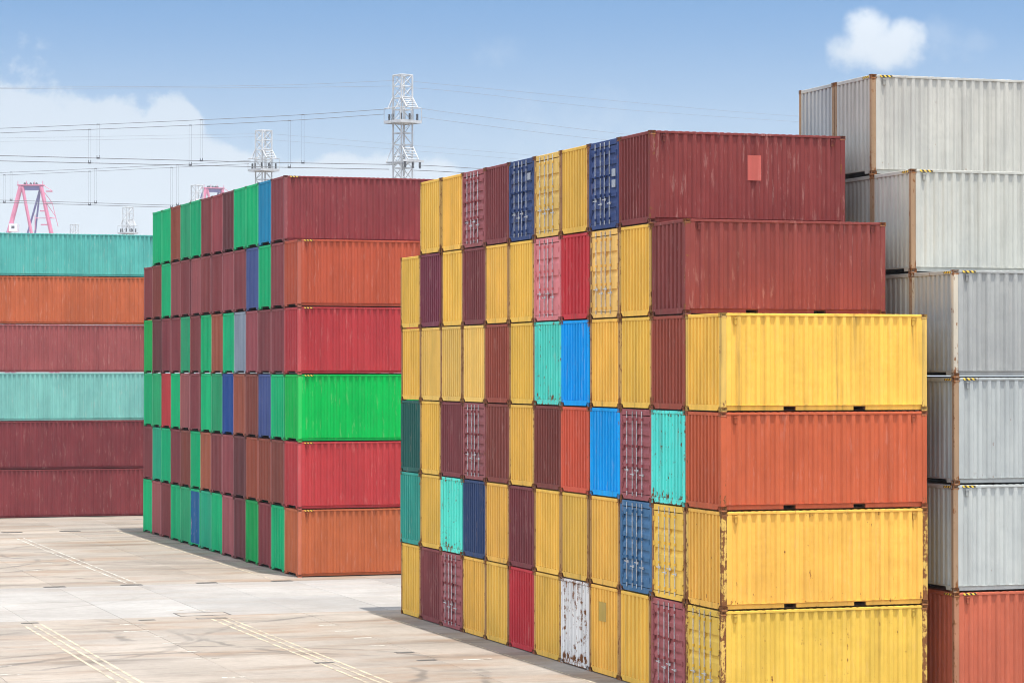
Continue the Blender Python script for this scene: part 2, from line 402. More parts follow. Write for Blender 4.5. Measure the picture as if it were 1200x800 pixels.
    k['patch'] = None
    return k
H20, H40 = 2.612, 2.9148
K20, K40, K40D, K40S = kit(6.058, H20 - .001, False), kit(12.192, H40 - .001, True), kit(12.192, H40 - .001, True, True), kit(12.192, H20 - .001, True)
HAZ = MB().box(-.20, .20, -.005, .005, -.028, .028).mesh('hazard_stripe', HAZARD)

def container(k, loc, colour, label, group, door=False, rust=.2, grime=.4, scuff=.3, post=None, post_rust=.6, show_side=False, hazard=False, bars=None):
    root = bpy.data.objects.new('shipping_container', None); col.objects.link(root)
    root.location = (loc[0] + random.uniform(-.022, .022), loc[1] + random.uniform(-.007, .007), loc[2]); root.empty_display_size = .4
    tag(root, label, 'container', group)
    j = random.uniform(.90, 1.06); hv = .01 if min(colour) > .3 else .05; cc = tuple(min(.9, c * j * random.uniform(1 - hv, 1 + hv)) for c in colour) + (1,)
    pc = (tuple(post) + (1,)) if post else cc
    rust = rust * random.uniform(.6, 1.4); grime = grime * random.uniform(.5, 1.5)
    L, H = k['L'], k['H']; hl, hw = L / 2, WID / 2
    def part(name, me, l=(0, 0, 0), rz=0.0, c=cc, r=rust, par=root, g=grime):
        o = link(name, me, par, l, rz); o.color = c; o['rust'] = r; o['grime'] = g; o['scuff'] = scuff; return o
    for p in k['post_at']: part('corner_post', k['post'], p, 0, pc, post_rust)
    dk = tuple(a * .5 + b * .5 for a, b in zip(pc[:3], (.09, .05, .035))) + (1,)
    for p in k['cast_at']: part('corner_casting', CAST, p, 0, dk, min(1, post_rust + .25))
    part('side_panel', k['side'], (0, -k['side_y'], 0)); part('side_panel', k['side'], (0, k['side_y'], 0), math.pi)
    for s in (-1, 1):
        part('top_side_rail', k['top_rail'], (0, s * (hw - .034), 0), 0, cc, min(1, rust + .12))
        part('bottom_side_rail', k['bot_rail'], (0, s * (hw - .085), 0), 0, cc, min(1, rust + .05))
        part('bottom_end_rail', k['sill'], (s * (hl - .05), 0, 0), 0, cc, min(1, rust + .15), root, .9)
    part('roof_panel', k['roof'])
    part('underframe', k['under'])
    if not k['forty']:
        for s in (-1, 1): part('forklift_pocket', k['pocket'], (s * 1.025, 0, 0))
    ds = -1 if door else 1                                # which end carries the doors
    part('top_end_rail', k['doorhead'], (ds * (hl - .054), 0, 0), 0, cc, min(1, rust + .15)); part('top_end_rail', k['header'], (-ds * (hl - .054), 0, 0), 0, cc, min(1, rust + .1))
    part('end_panel', k['end2'] if random.random() < .22 else k['end'], (-ds * k['end_x'], 0, 0), math.pi / 2 if -ds > 0 else -math.pi / 2)
    rz = 0.0 if ds < 0 else math.pi
    for s in (-1, 1):                                     # two leaves
        d = part('door', k['leaf'] if colour[0] > .6 else k['leaf_many'], (ds * (hl - .026), (.006 if s > 0 else -.006 - k['lw']) * (1 if ds < 0 else 1), 0))
        if ds > 0: d.scale.x = -1
        if not door: continue
        for f in (.20, .60) if s > 0 else (.90, .52):
            b = part('locking_bar', k['bar'], (-.034, k['lw'] * f, 0), 0, cc, 0, d)
            if bars: b.color = bars
            for z in (.30, 1.0, 1.55, H - .30): part('bar_bracket', k['bracket'], (-.028, k['lw'] * f, z), 0, cc, 0, d)
            part('door_handle', k['handle'], (-.030, k['lw'] * f - .13, .74 + .12 * (f > .55)), 0, cc, 0, d)
        for z in (.42, .95, 1.5, H - .42): part('hinge', k['hinge'], (-.004, k['lw'] - .01 if s > 0 else .01, z), 0, cc, min(1, rust + .3), d)
    if show_side:
        for s in (-1, 1):
            part('vent', VENT, (s * (hl - .42), -hw + .006, H - .22), 0, tuple(c * .7 for c in cc[:3]) + (1,), .5)
    if hazard:
        for s in (-1, 1):
            part('hazard_stripe', HAZ, (s * (hl - .48), -hw - .002, H - .048))
        if hazard > 1: part('hazard_stripe', HAZ, (-hl + .002, -hw + .36, H - .062), math.pi / 2)
    return root

C = {  # measured paint colours (albedo)
 'yellow': (.765, .465, .085), 'pale yellow': (.77, .49, .125), 'maroon': (.205, .050, .054), 'rosy maroon': (.30, .090, .092), 'purple maroon': (.165, .040, .058),
 'dark maroon': (.135, .042, .044), 'navy': (.035, .060, .155), 'pink': (.66, .19, .20), 'red': (.50, .038, .046), 'red-brown': (.27, .066, .042), 'brown': (.20, .055, .044),
 'turquoise': (.10, .72, .60), 'blue': (.001, .30, .72), 'dark green': (.020, .115, .095), 'teal green': (.030, .30, .235), 'orange-red': (.64, .11, .060), 'white': (.66, .66, .63),
 'steel blue': (.060, .155, .28), 'green': (.003, .39, .15), 'dull green': (.022, .31, .135), 'bright green': (.001, .41, .065), 'deep green': (.006, .30, .075), 'sea green': (.018, .35, .19),
 'crimson': (.31, .065, .070), 'rust orange': (.355, .074, .039), 'orange': (.45, .115, .050), 'orange brown': (.31, .090, .054), 'royal blue': (.018, .065, .24), 'slate blue': (.055, .085, .22),
 'cyan blue': (.012, .22, .40), 'grey-blue': (.24, .28, .34), 'scarlet': (.395, .042, .045), 'pale teal': (.19, .46, .41), 'teal': (.095, .36, .33), 'dusty maroon': (.265, .072, .078), 'wine': (.19, .041, .047),
 'pale grey': (.415, .41, .375), 'light grey': (.435, .435, .395), 'cool grey': (.37, .385, .372), 'blue-grey': (.41, .44, .43), 'off-white': (.43, .45, .44), 'salmon orange': (.47, .125, .070),
}
ORD = ['', 'first', 'second', 'third', 'fourth', 'fifth', 'sixth', 'seventh', 'eighth', 'ninth', 'tenth', 'eleventh', 'twelfth', 'thirteenth', 'fourteenth']
def tier_word(t): return 'bottom tier' if t == 1 else ORD[t] + ' tier up'
def row_word(r): return 'front row' if r == 1 else ORD[r] + ' row back'
RUSTPOST = (.25, .125, .065)
PITCH_Y = 2.4704

# --- the mostly yellow stack: twelve rows of twenty-foot containers; '*' = door end in view; listed from the back row to the front row
A_ROWS = {
 6: ['', 'yellow', 'yellow', 'rosy maroon*', 'maroon', 'navy*', 'pale yellow*', 'yellow', 'navy*', 'maroon', '', ''],
 5: ['yellow', 'purple maroon', 'yellow', 'maroon', 'yellow', 'yellow', 'pink*', 'red', 'pale yellow*', 'yellow', 'purple maroon', ''],
 4: ['yellow', 'pale yellow', 'pale yellow', 'pale yellow', 'red-brown', 'yellow', 'turquoise', 'blue', 'yellow', 'yellow', 'red-brown', 'yellow'],
 3: ['dark green', 'yellow', 'maroon', 'rosy maroon*', 'brown', 'yellow', 'brown', 'orange-red', 'blue', 'rosy maroon*', 'turquoise', 'red-brown'],
 2: ['teal green', 'yellow', 'turquoise', 'navy', 'yellow', 'maroon', 'yellow', 'yellow', 'yellow', 'steel blue*', 'yellow*', 'yellow'],
 1: ['yellow', 'maroon', 'rosy maroon*', 'yellow', 'yellow', 'red', 'yellow', 'white', 'yellow', 'yellow', 'rosy maroon*', 'yellow*'],
}
SPECIAL = {(3, 1): dict(colour=(.48, .108, .050), name='orange-red'), (5, 2): dict(colour=(.195, .047, .042), name='maroon'), (6, 3): dict(colour=(.205, .047, .045), name='scuffed maroon')}
FRONT = {}
for tier, lst in A_ROWS.items():
    first = True
    for i in reversed(range(12)):
        nm = lst[i]
        if not nm: continue
        row = 12 - i; door = nm.endswith('*'); nm = nm.rstrip('*'); c = C[nm]
        sp = SPECIAL.get((tier, row))
        if sp: c = sp['colour']; nm = sp['name']
        yel = 'yellow' in nm
        pj = random.uniform(0, 1); kw = dict(rust=.20 if yel else .12, grime=.32 if yel else .2, scuff=.15 if yel else .35, post=tuple(a * pj + b * (1 - pj) for a, b in zip(RUSTPOST, (.56, .34, .09))) if yel else None, post_rust=.62 if yel else .5)
        if nm == 'white': kw.update(rust=.45, grime=.5)
        if nm == 'turquoise': kw.update(rust=.38, grime=.5)
        if yel and first: kw.update(post=(.62, .40, .10), post_rust=.50, grime=.5)
        if (tier, row) == (2, 1): kw.update(rust=.33, post_rust=.8)
        if (tier, row) == (1, 1): kw.update(rust=.30, post_rust=.85)
        if (tier, row) == (4, 1): kw.update(rust=.16, post_rust=.42, grime=.95)
        if (tier, row) == (6, 3): kw.update(scuff=.4)
        if (tier, row) == (5, 2): kw.update(scuff=.3, grime=.15)
        if (tier, row) == (3, 1): kw.update(scuff=.22, grime=.12, rust=.08)
        kind = ' door-end' if door else ''
        extra = 'rusty ' if nm == 'white' else ''
        lab = f'{extra}{nm}{kind} container, {tier_word(tier)}, {row_word(row)} in the mostly yellow stack'
        o = container(K20, (3.029, (row - 1) * PITCH_Y + WID / 2, (tier - 1) * H20), c, lab, 'containers in the mostly yellow stack', door, show_side=first or row == 1, **kw)
        FRONT[(tier, row)] = o; first = False

# repainted squares and placards on a few of them
def plate(name, parent, me, loc, c, rust=.05, rz=0.0, scuff=.2):
    o = link(name, me, parent, loc, rz); o.color = (*c, 1); o['rust'] = rust; o['grime'] = .2; o['scuff'] = scuff; return o
PATCH = MB().box(-.21, .21, -.004, .004, -.36, .36).mesh('repaint_patch', PAINT)
plate('repaint_patch', FRONT[(6, 3)], PATCH, (.165, -WID / 2 + .006, 1.62), (.44, .105, .085))
PATCH2 = MB().box(-.004, .004, -.30, .30, -.28, .28).mesh('repaint_patch', PAINT)
plate('repaint_patch', FRONT[(1, 4)], PATCH2, (-3.029 + .0175, .15, 1.85), (.43, .30, .075))
CARD = MB().box(-.004, .004, -.15, .15, -.11, .11).mesh('placard', PLACARD)
for z in (1.62, 1.30): link('placard', CARD, FRONT[(6, 4)], (-3.029 + .018, -.80, z))
link('placard', CARD, FRONT[(6, 7)], (-3.029 + .018, -.72, 2.02))

# --- the maroon and green stack: fourteen rows of forty-foot containers, back to front
B_ROWS = {
 6: ['', 'green', 'green', 'red-brown', 'dull green', 'green', 'maroon', 'crimson', 'dark maroon', 'green', 'green', 'cyan blue', 'maroon', ''],
 5: ['maroon', 'brown', 'green', 'dusty maroon', 'maroon', 'dusty maroon', 'maroon', 'maroon', 'dusty maroon', 'maroon', 'slate blue', 'green', 'maroon', 'red-brown'],
 4: ['deep green', 'dark maroon', 'maroon', 'maroon', 'dull green', 'maroon', 'green', 'orange brown', 'green', 'grey-blue', 'dusty maroon', 'maroon', 'maroon', 'crimson'],
 3: ['green', 'dull green', 'scarlet', 'green', 'rosy maroon', 'maroon', 'green', 'dull green', 'royal blue', 'orange brown', 'brown', 'slate blue', 'green', 'green'],
 2: ['maroon', 'sea green', 'green', 'maroon', 'brown', 'green', 'orange brown', 'maroon', 'dusty maroon', 'dark maroon', 'red-brown', 'red-brown', 'brown', 'crimson'],
 1: ['green', 'rosy maroon', 'maroon', 'green', 'dull green', 'green', 'sea green', 'green', 'rosy maroon', 'dark maroon', 'deep green', 'maroon', 'green', 'orange brown'],
}
B_FRONT = {6: ('wine', 2), 5: ('rust orange', 1), 4: ('scarlet', 1), 3: ('bright green', 1), 2: ('scarlet', 1), 1: ('orange', 1)}
BX, BY = .583, 47.166
BOBJ = {}
for tier, lst in B_ROWS.items():
    for i in reversed(range(14)):
        nm = lst[i]
        if not nm: continue
        row = 14 - i; c = C[nm]; fr = B_FRONT[tier][1] == row
        if fr: nm = B_FRONT[tier][0]; c = C[nm]
        post = tuple(min(.9, x * 1.05 + .03) for x in c)
        lab = f'{nm} forty-foot container, {tier_word(tier)}, {row_word(row)} in the maroon and green stack'
        BOBJ[(tier, row)] = container(K40, (BX + 6.096, BY + (row - 1) * PITCH_Y + WID / 2, (tier - 1) * H40), c, lab, 'containers in the maroon and green stack', False,
                  rust=.03, grime=.18, scuff=.25 if fr else .08, post=post, post_rust=.16, show_side=fr, hazard=1 if fr else 0)
for ch in BOBJ[(1, 9)].children:               # a green container whose end was repainted blue
    if ch.name.startswith('end_panel'): ch.color = (.020, .115, .27, 1); ch['scuff'] = .9
BOBJ[(1, 9)]['label'] = 'green container with a blue end panel, bottom tier in the maroon and green stack'

# --- the single row behind it
C_ROWS = ['wine', 'wine', 'pale teal', 'dusty maroon', 'orange', 'teal']
for t, nm in enumerate(C_ROWS):
    tw = 'top tier' if t == 5 else tier_word(t + 1)
    container(K40 if t < 5 else K40S, (-7.7 + 6.096, 97.2 + WID / 2, t * H40), C[nm], f'{nm} container, {tw} of the single row behind the maroon and green stack',
              'containers in the single row far behind', False, rust=.08, grime=.25, scuff=.35, post_rust=.2, show_side=True)

# --- the grey stack beside the yellow one
D_COL = {1: ['salmon orange', 'maroon', 'blue-grey', 'cool grey'], 2: ['off-white', 'light grey', 'cool grey', 'pale grey'], 3: ['blue-grey', 'pale grey', 'cool grey', 'light grey'],
         4: ['cool grey', 'light grey', 'blue-grey', 'cool grey'], 5: ['', 'light grey', 'pale grey', 'blue-grey'], 6: ['', '', 'pale grey', 'off-white']}
TANPOST = (.31, .205, .125)
for t, lst in D_COL.items():
    for r, nm in enumerate(lst):
        if not nm: continue
        first = not any(lst[:r]); grey = 'grey' in nm or 'white' in nm
        lab = f'{nm} forty-foot container, {tier_word(t)}, {row_word(r + 1)} in the tall grey stack'
        container(K40D, (6.85 + 6.096, r * PITCH_Y + WID / 2, (t - 1) * H40), C[nm], lab, 'containers in the tall grey stack', False,
                  rust=.22 if grey else .12, grime=.2 if t != 6 else .36, scuff=.1, post=((.50, .45, .36) if (t, r) == (4, 0) else TANPOST) if grey else (.36, .17, .10), post_rust=.55 if grey else .6,
                  show_side=first, hazard=2 if first else 1)

# ------------------------------------------------------------------ the yard
def struct(name, me):
    o = link(name, me); o['kind'] = 'structure'; return o
g = MB(); S = 1400
g.v = [(-S, -S, -.03), (S, -S, -.03), (S, S, -.03), (-S, S, -.03)]; g.f = [(0, 1, 2, 3)]
yard = struct('yard_ground', g.mesh('yard_ground', CONC)); yard['tone'] = .35
SX, SY = 3.36, 4.55
slab_me = {}
def slab(x0, x1, y0, y1, tone):
    key = (round(x1 - x0, 3), round(y1 - y0, 3))
    if key not in slab_me:
        a, b = (key[0] - .013) / 2, (key[1] - .013) / 2
        slab_me[key] = MB().box(-a, a, -b, b, -.05, 0).mesh('concrete_slab', CONC, .006)
    o = link('concrete_slab', slab_me[key], yard, ((x0 + x1) / 2, (y0 + y1) / 2, random.uniform(-.004, 0)))
    o['tone'] = tone + random.uniform(-.10, .10)
xs = [-13.44 + SX * k for k in range(-4, 7)]
def lay(y0, y1, step, tone, x_from, x_to):
    y = y0
    while y < y1 - .1:
        ye = min(y + step, y1)
        for a in xs:
            if a + SX > x_from and a < x_to: slab(a, a + SX, y, ye, tone)
        y = ye
lay(3.7, 31.0, SY, .15, -24, 1)
lay(31.0, 45.5, 14.5 / 2, .92, -17, 11)          # the cross road, cast later and paler
lay(45.5, 96.5, 5.1, .10, -17, 1)
for x0, x1, y0, y1 in ((0.06, 20, -30, 31.0), (0.06, 20, 45.5, 96.5)):   # one plain bed under the stacks
    pass
bed = MB().box(3.36 - .001, 26, -14, 30.99, -.05, -.001).box(3.36 - .001, 26, 45.51, 96.49, -.05, -.001).box(-24, 16, 96.51, 116, -.05, -.001)
bo = link('stack_bed', bed.mesh('stack_bed', CONC), yard); bo['tone'] = .3
near = MB().box(-34, 3.35, -40, 3.69, -.05, -.001); no = link('stack_bed', near.mesh('stack_bed', CONC), yard); no['tone'] = .2

def strip(name, x0, x1, y0, y1, mat, z=.003):
    m = MB().box(-(x1 - x0) / 2, (x1 - x0) / 2, -(y1 - y0) / 2, (y1 - y0) / 2, -.0015, .0015)
    return link(name, m.mesh(name, mat), yard, ((x0 + x1) / 2, (y0 + y1) / 2, z))
for xc in (-13.46, -6.72):
    for dx in (-.34, 0.0, .30):
        strip('painted_line', xc + dx - .05, xc + dx + .05, -20, 29.7, MARKY)
for dx in (-.22, .18): strip('painted_line', -6.75 + dx - .04, -6.75 + dx + .04, 46.4, 78, MARKW)
strip('painted_line', -.95, -.89, 3.8, 30.2, MARKY); strip('painted_line', -.75, -.69, 46.4, 83, MARKY)
for px_, py_ in ((160, 739), (187, 745), (201, 753), (222, 763), (242, 771), (274, 793), (383, 732), (405, 739), (425, 747), (447, 756), (156, 731), (205, 715), (235, 715), (10, 790), (2, 780), (560, 772), (40, 668), (52, 660)):
    p = on_ground(px_, py_); w_ = random.uniform(.28, .5)
    strip('painted_mark', p.x - w_, p.x + w_, p.y - .09, p.y + .09, MARKW)
# drains and covers
def grate(x, y, w, d, label, group):
    root = bpy.data.objects.new('drain_grate', None); col.objects.link(root); root.location = (x, y, .001); tag(root, label, 'drain grate', group)
    fr = MB().box(-w, w, -d, -d + .04, -.02, .008).box(-w, w, d - .04, d, -.02, .008).box(-w, -w + .04, -d + .04, d - .04, -.02, .008).box(w - .04, w, -d + .04, d - .04, -.02, .008)
    link('grate_frame', fr.mesh('grate_frame', GRATE), root)
    link('pit', MB().box(-w + .04, w - .04, -d + .04, d - .04, -.02, .0005).mesh('pit', DARKST), root)
    n = 10; me = MB().box(-.018, .018, -d + .041, d - .041, .001, .007).mesh('grate_bar', GRATE)
    for k in range(n): link('grate_bar', me, root, (-w + .04 + (2 * w - .08) * (k + .5) / n, 0, 0))
for nth, px_, py_ in (('fourth', 64, 687.3), ('third', 154, 685.0), ('second', 242, 682.5), ('first', 330, 680.3)):
    p = on_ground(px_, py_); grate(p.x, p.y, .45, .24, f'iron drain grate edging the cross road, {nth} from the bottom orange container', 'drain grates of the cross road')
for px_, py_, lb in ((14, 623.5, 'dark drain grate on stained concrete before the dark red containers'), (82, 622, 'dark drain grate between stained slabs near the maroon and green stack')):
    p = on_ground(px_, py_); grate(p.x, p.y, .55, .34, lb, 'drain grates by the far row')
for px_, py_, lb in ((237, 719, 'large rectangular pit cover at the near edge of the pale cross road'), (248, 724, 'small dark cover just before the large pit cover')):
    p = on_ground(px_, py_); w, d = (.95, .62) if py_ == 719 else (.55, .16)
    root = bpy.data.objects.new('pit_cover', None); col.objects.link(root); root.location = (p.x, p.y, .001); tag(root, lb, 'pit cover')
    fr = MB().box(-w, w, -d, -d + .05, -.02, .008).box(-w, w, d - .05, d, -.02, .008).box(-w, -w + .05, -d + .05, d - .05, -.02, .008).box(w - .05, w, -d + .05, d - .05, -.02, .008)
    link('cover_frame', fr.mesh('cover_frame', GRATE), root)
    pl = link('cover_plate', MB().box(-w + .06, w - .06, -d + .06, d - .06, -.02, .004).mesh('cover_plate', CONC), root); pl['tone'] = .5
for px_, py_, lb in ((172, 726, 'small dark iron lid set in the yard before the cross road'), (35, 729.5, 'dark iron lid beside the start of the triple painted line'),
                     (474, 764, 'dark iron lid in the yard slabs beside the mostly yellow stack'), (500, 773, 'oblong iron lid nearest the bottom red container of the yellow stack'), (380, 776, 'dark iron lid on the painted line near the yellow stack')):
    p = on_ground(px_, py_)
    o = link('service_lid', MB().box(-.30, .30, -.17, .17, -.02, .004).box(-.25, .25, -.12, .12, .0041, .009).mesh('service_lid', GRATE), None, (p.x, p.y, .001)); tag(o, lb, 'lid', 'service lids in the yard')

# ------------------------------------------------------------------ white lattice pylons
def pylon(px_, dist, top_px, label, detail=True, bracket=True):
    t = at(px_, top_px, dist); top = t.z; w = 1.03
    root = bpy.data.objects.new('lattice_pylon', None); col.objects.link(root)
    root.location = (t.x, t.y, 0); root.rotation_euler = (0, 0, -YAW + R(40)); tag(root, label, 'pylon', 'white power line pylons')
    H = top; ph = H - 7.0; bh = H - 13.5
    cs = [(-w, -w), (w, -w), (w, w), (-w, w)]
    legs = MB().tube((0, 0, 0), (0, 0, H), .135, 8).mesh('leg', TWHITE)
    for x, y in cs: link('leg', legs, root, (x, y, 0))
    pan = 1.75; n = int(H / pan); r = .05
    dg = MB().tube((-w, 0, 0), (w, 0, pan), r, 5).mesh('brace', TWHITE); dg2 = MB().tube((w, 0, 0), (-w, 0, pan), r, 5).mesh('brace', TWHITE)
    hz_ = MB().tube((-w, 0, 0), (w, 0, 0), r * 1.2, 5).mesh('crossbar', TWHITE)
    vis0 = H * .45 if detail else 1e9
    joined = MB()
    for f in range(4):
        a = math.pi / 2 * f; px0 = (math.sin(a) * w, -math.cos(a) * w)
        for k in range(n + 1):
            z = H - (n - k) * pan - (0 if k < n else .001)
            if z < 0: continue
            if z >= vis0 and z + pan <= H + .01:
                link('brace', dg if (k + f) % 2 else dg2, root, (px0[0], px0[1], z), a)
                if z > ph or z < bh + 2.5: link('brace', dg2 if (k + f) % 2 else dg, root, (px0[0], px0[1], z), a)
                link('crossbar', hz_, root, (px0[0], px0[1], z), a)
            else:
                M = Matrix.Translation((px0[0], px0[1], z)) @ Matrix.Rotation(a, 4, 'Z')
                if z + pan <= H + .01:
                    s = 1 if (k + f) % 2 else -1
                    joined.tube(M @ Vector((-w * s, 0, 0)), M @ Vector((w * s, 0, pan)), r, 4)
                joined.tube(M @ Vector((-w, 0, 0)), M @ Vector((w, 0, 0)), r, 4)
        link('crossbar', hz_, root, (px0[0], px0[1], H - .1), a)
    o = link('lattice', joined.mesh('lattice', TWHITE), root); o['kind'] = 'stuff'
    q = 2.0
    link('platform', MB().box(-q, q, -q, q, ph - .16, ph).box(-q, q, -q - .05, -q, ph - .3, ph + .12).box(-q, q, q, q + .05, ph - .3, ph + .12).box(-q - .05, -q, -q, q, ph - .3, ph + .12).box(q, q + .05, -q, q, ph - .3, ph + .12).mesh('platform', TWHITE), root)
    post = MB().tube((0, 0, ph), (0, 0, ph + 2.0), .05, 5).mesh('railing_post', TWHITE)
    for x in (-q, 0, q):
        for y in (-q, 0, q):
            if x or y: link('railing_post', post, root, (x, y, 0))
    link('top_railing', MB().tube((-q, -q, ph + 2), (q, -q, ph + 2), .05).tube((q, -q, ph + 2), (q, q, ph + 2), .05).tube((q, q, ph + 2), (-q, q, ph + 2), .05).tube((-q, q, ph + 2), (-q, -q, ph + 2), .05).mesh('top_railing', TWHITE), root)
    def frame(z0, z1, out):                       # inclined ladder-like frame over the front
        m = MB()
        for x in (-w, w): m.tube((x, -w, z0), (x, -w - out, z1), .10, 6)
        for k in range(6):
            f = k / 5; m.tube((-w, -w - out * f, z0 + (z1 - z0) * f), (w, -w - out * f, z0 + (z1 - z0) * f), .07, 5)
        return m.mesh('sloping_frame', TWHITE)
    link('sloping_frame', frame(H - 3.4, ph + 2.0, 1.3), root)
    st = MB()
    for y in (-w, w): st.tube((-w, y, H - 3.2), (-q, y, ph + 2.0), .06, 5)
    for x in (-w, w): st.tube((x, w, H - 3.2), (x, q, ph + 2.0), .06, 5)
    link('stay', st.mesh('stay', TWHITE), root)
    ins = MB()
    for k in range(5): ins.tube((0, 0, .12 + k * .2), (0, 0, .25 + k * .2), .19, 8).tube((0, 0, .25 + k * .2), (0, 0, .32 + k * .2), .1, 6)
    ime = ins.mesh('insulator', TDARK)
    for x, y in ((-1.5, -1.5), (0, -1.7), (1.5, -1.6), (1.6, .2), (-1.7, .3), (1.5, 1.6), (-1.4, 1.5)): link('insulator', ime, root, (x, y, ph))
    if bracket:
        link('bracket_frame', frame(bh + 2.9, bh + .7, 1.5), root)
        m = MB().box(-q, q, -w - 1.6, -w - 1.4, bh + .3, bh + .6).box(-w - .1, -w + .1, -w - 1.4, q, bh + .3, bh + .5).box(w - .1, w + .1, -w - 1.4, q, bh + .3, bh + .5).box(-q, q, w + .3, w + .5, bh + .2, bh + .45)
        link('bracket_arm', m.mesh('bracket_arm', TWHITE), root)
        m = MB()
        for y in (-w, w): m.tube((-w, y, bh + 2.9), (-q - .3, y, bh + .4), .06, 5)
        link('stay', m.mesh('stay', TWHITE), root)
        for x, y in ((-1.4, -2.4), (0, -2.5), (1.4, -2.4), (1.2, 1.4)):
            link('insulator', ime, root, (x, y, bh - .75))
    return root
pylon(472, 400, 88, 'tallest white lattice pylon with two decks, behind the maroon and green stack')
pylon(309, 475, 153, 'white lattice pylon rising behind the blue container of the maroon and green stack')
pylon(150, 733, 243, 'small distant white lattice pylon above the teal top container', False)
pylon(231, 650, 217, 'distant pylon peeking over the green containers beside the half-hidden pink crane', False)
pylon(87, 930, 263, 'smallest farthest white pylon just clearing the teal top container', False)

# power lines: each a sagging cable through measured points
LINES = {}
def cable(key, pts, d, r, label, mat=None):
    P = [at(x, y, dd if dd else d) for x, y, dd in [(p + (None,))[:3] for p in pts]]
    out = []
    n = len(P)
    for i in range(n - 1):                         # Catmull-Rom through the points
        p0, p1, p2, p3 = P[max(i - 1, 0)], P[i], P[i + 1], P[min(i + 2, n - 1)]
        for k in range(10):
            t = k / 10
            out.append(.5 * ((2 * p1) + (p2 - p0) * t + (2 * p0 - 5 * p1 + 4 * p2 - p3) * t * t + (3 * p1 - p0 - 3 * p2 + p3) * t ** 3))
    out.append(P[-1])
    o = link('power_line', MB().path(out, r).mesh('power_line', mat or WIRE)); tag(o, label, 'power line', 'power lines strung between the pylons')
    LINES[key] = out
TALL, SHORT = 'the tallest pylon', 'the pylon behind the blue container'
cable('u1', [(-160, 104), (0, 102.6), (300, 100.5), (464, 94.5)], 400, .024, 'topmost thin cable running from the far-off cloud bank to the tallest pylon', WIRE_PALE)
cable('u2', [(-160, 106), (0, 104), (300, 103), (464, 101)], 400, .024, 'second topmost thin cable reaching the head of the tallest pylon from the cloud bank', WIRE_PALE)
cable('m1', [(-160, 155), (0, 150.6), (300, 137.6), (454, 128)], 400, .04, 'upper cable carrying droppers, ending at the upper deck of the tallest pylon')
cable('m2', [(-160, 161), (0, 156), (300, 143.5), (450, 134)], 400, .04, 'lower of two cables carrying droppers to the upper deck of the tallest pylon')
cable('l1', [(-160, 178), (0, 182.5), (300, 190), (463, 193)], 400, .055, 'thick cable under the droppers to the lower deck of the tallest pylon')
cable('l2', [(-160, 185), (0, 188.7), (300, 195.5), (456, 198.5)], 400, .055, 'lowest thick cable under the droppers to the lower deck of the tallest pylon')
cable('r1', [(482, 95), (550, 102, 440), (900, 134, 620), (1080, 142, 720)], 400, .024, 'topmost thin cable leaving the tallest pylon towards the grey stack', WIRE_PALE)
cable('r2', [(482, 103), (550, 109, 440), (760, 131, 560), (1080, 152, 720)], 400, .024, 'second thin cable leaving the head of the tallest pylon towards the grey stack', WIRE_PALE)
cable('r3', [(492, 127), (550, 135, 440), (720, 156, 540), (950, 180, 650)], 400, .028, 'upper cable leaving the upper deck of the tallest pylon towards the yellow stack', WIRE_PALE)
cable('r4', [(493, 137.5), (550, 145, 440), (700, 163, 530), (950, 188, 650)], 400, .028, 'lower cable leaving the upper deck of the tallest pylon towards the yellow stack', WIRE_PALE)
cable('r5', [(490, 193.6), (550, 197, 440), (700, 207, 530), (900, 218, 640)], 400, .05, 'upper thick cable leaving the lower deck of the tallest pylon')
cable('r6', [(484, 199.5), (550, 203, 440), (700, 213, 530), (900, 224, 640)], 400, .05, 'lower thick cable leaving the lower deck of the tallest pylon')
cable('s1', [(-160, 164), (0, 162), (300, 157)], 475, .02, 'faint topmost cable reaching the pylon behind the blue container', WIRE_PALE)
cable('s2', [(-160, 168), (0, 166), (300, 160.5)], 475, .02, 'faint second cable reaching the head of the pylon behind the blue container', WIRE_PALE)
cable('n1', [(-160, 208), (0, 202.5), (200, 193.5), (294, 188)], 475, .035, 'upper cable with lower droppers ending at the pylon behind the blue container')
cable('n2', [(-160, 210.5), (0, 205.5), (200, 196.5), (292, 192)], 475, .035, 'lower cable with lower droppers ending at the pylon behind the blue container')
cable('k1', [(-160, 231), (0, 234.6), (200, 240.5), (300, 242)], 475, .05, 'cable under the lower droppers passing just above the teal container')
cable('k2', [(-160, 234), (0, 237.2), (200, 243), (300, 245)], 475, .05, 'lowest cable of all, passing in front of the pink crane')
cable('s3', [(317, 157), (550, 176, 560), (720, 190, 640)], 475, .022, 'faint cable leaving the head of the pylon behind the blue container', WIRE_PALE)
cable('s4', [(318, 164), (550, 182, 560), (720, 196, 640)], 475, .022, 'second faint cable leaving the head of the pylon behind the blue container', WIRE_PALE)
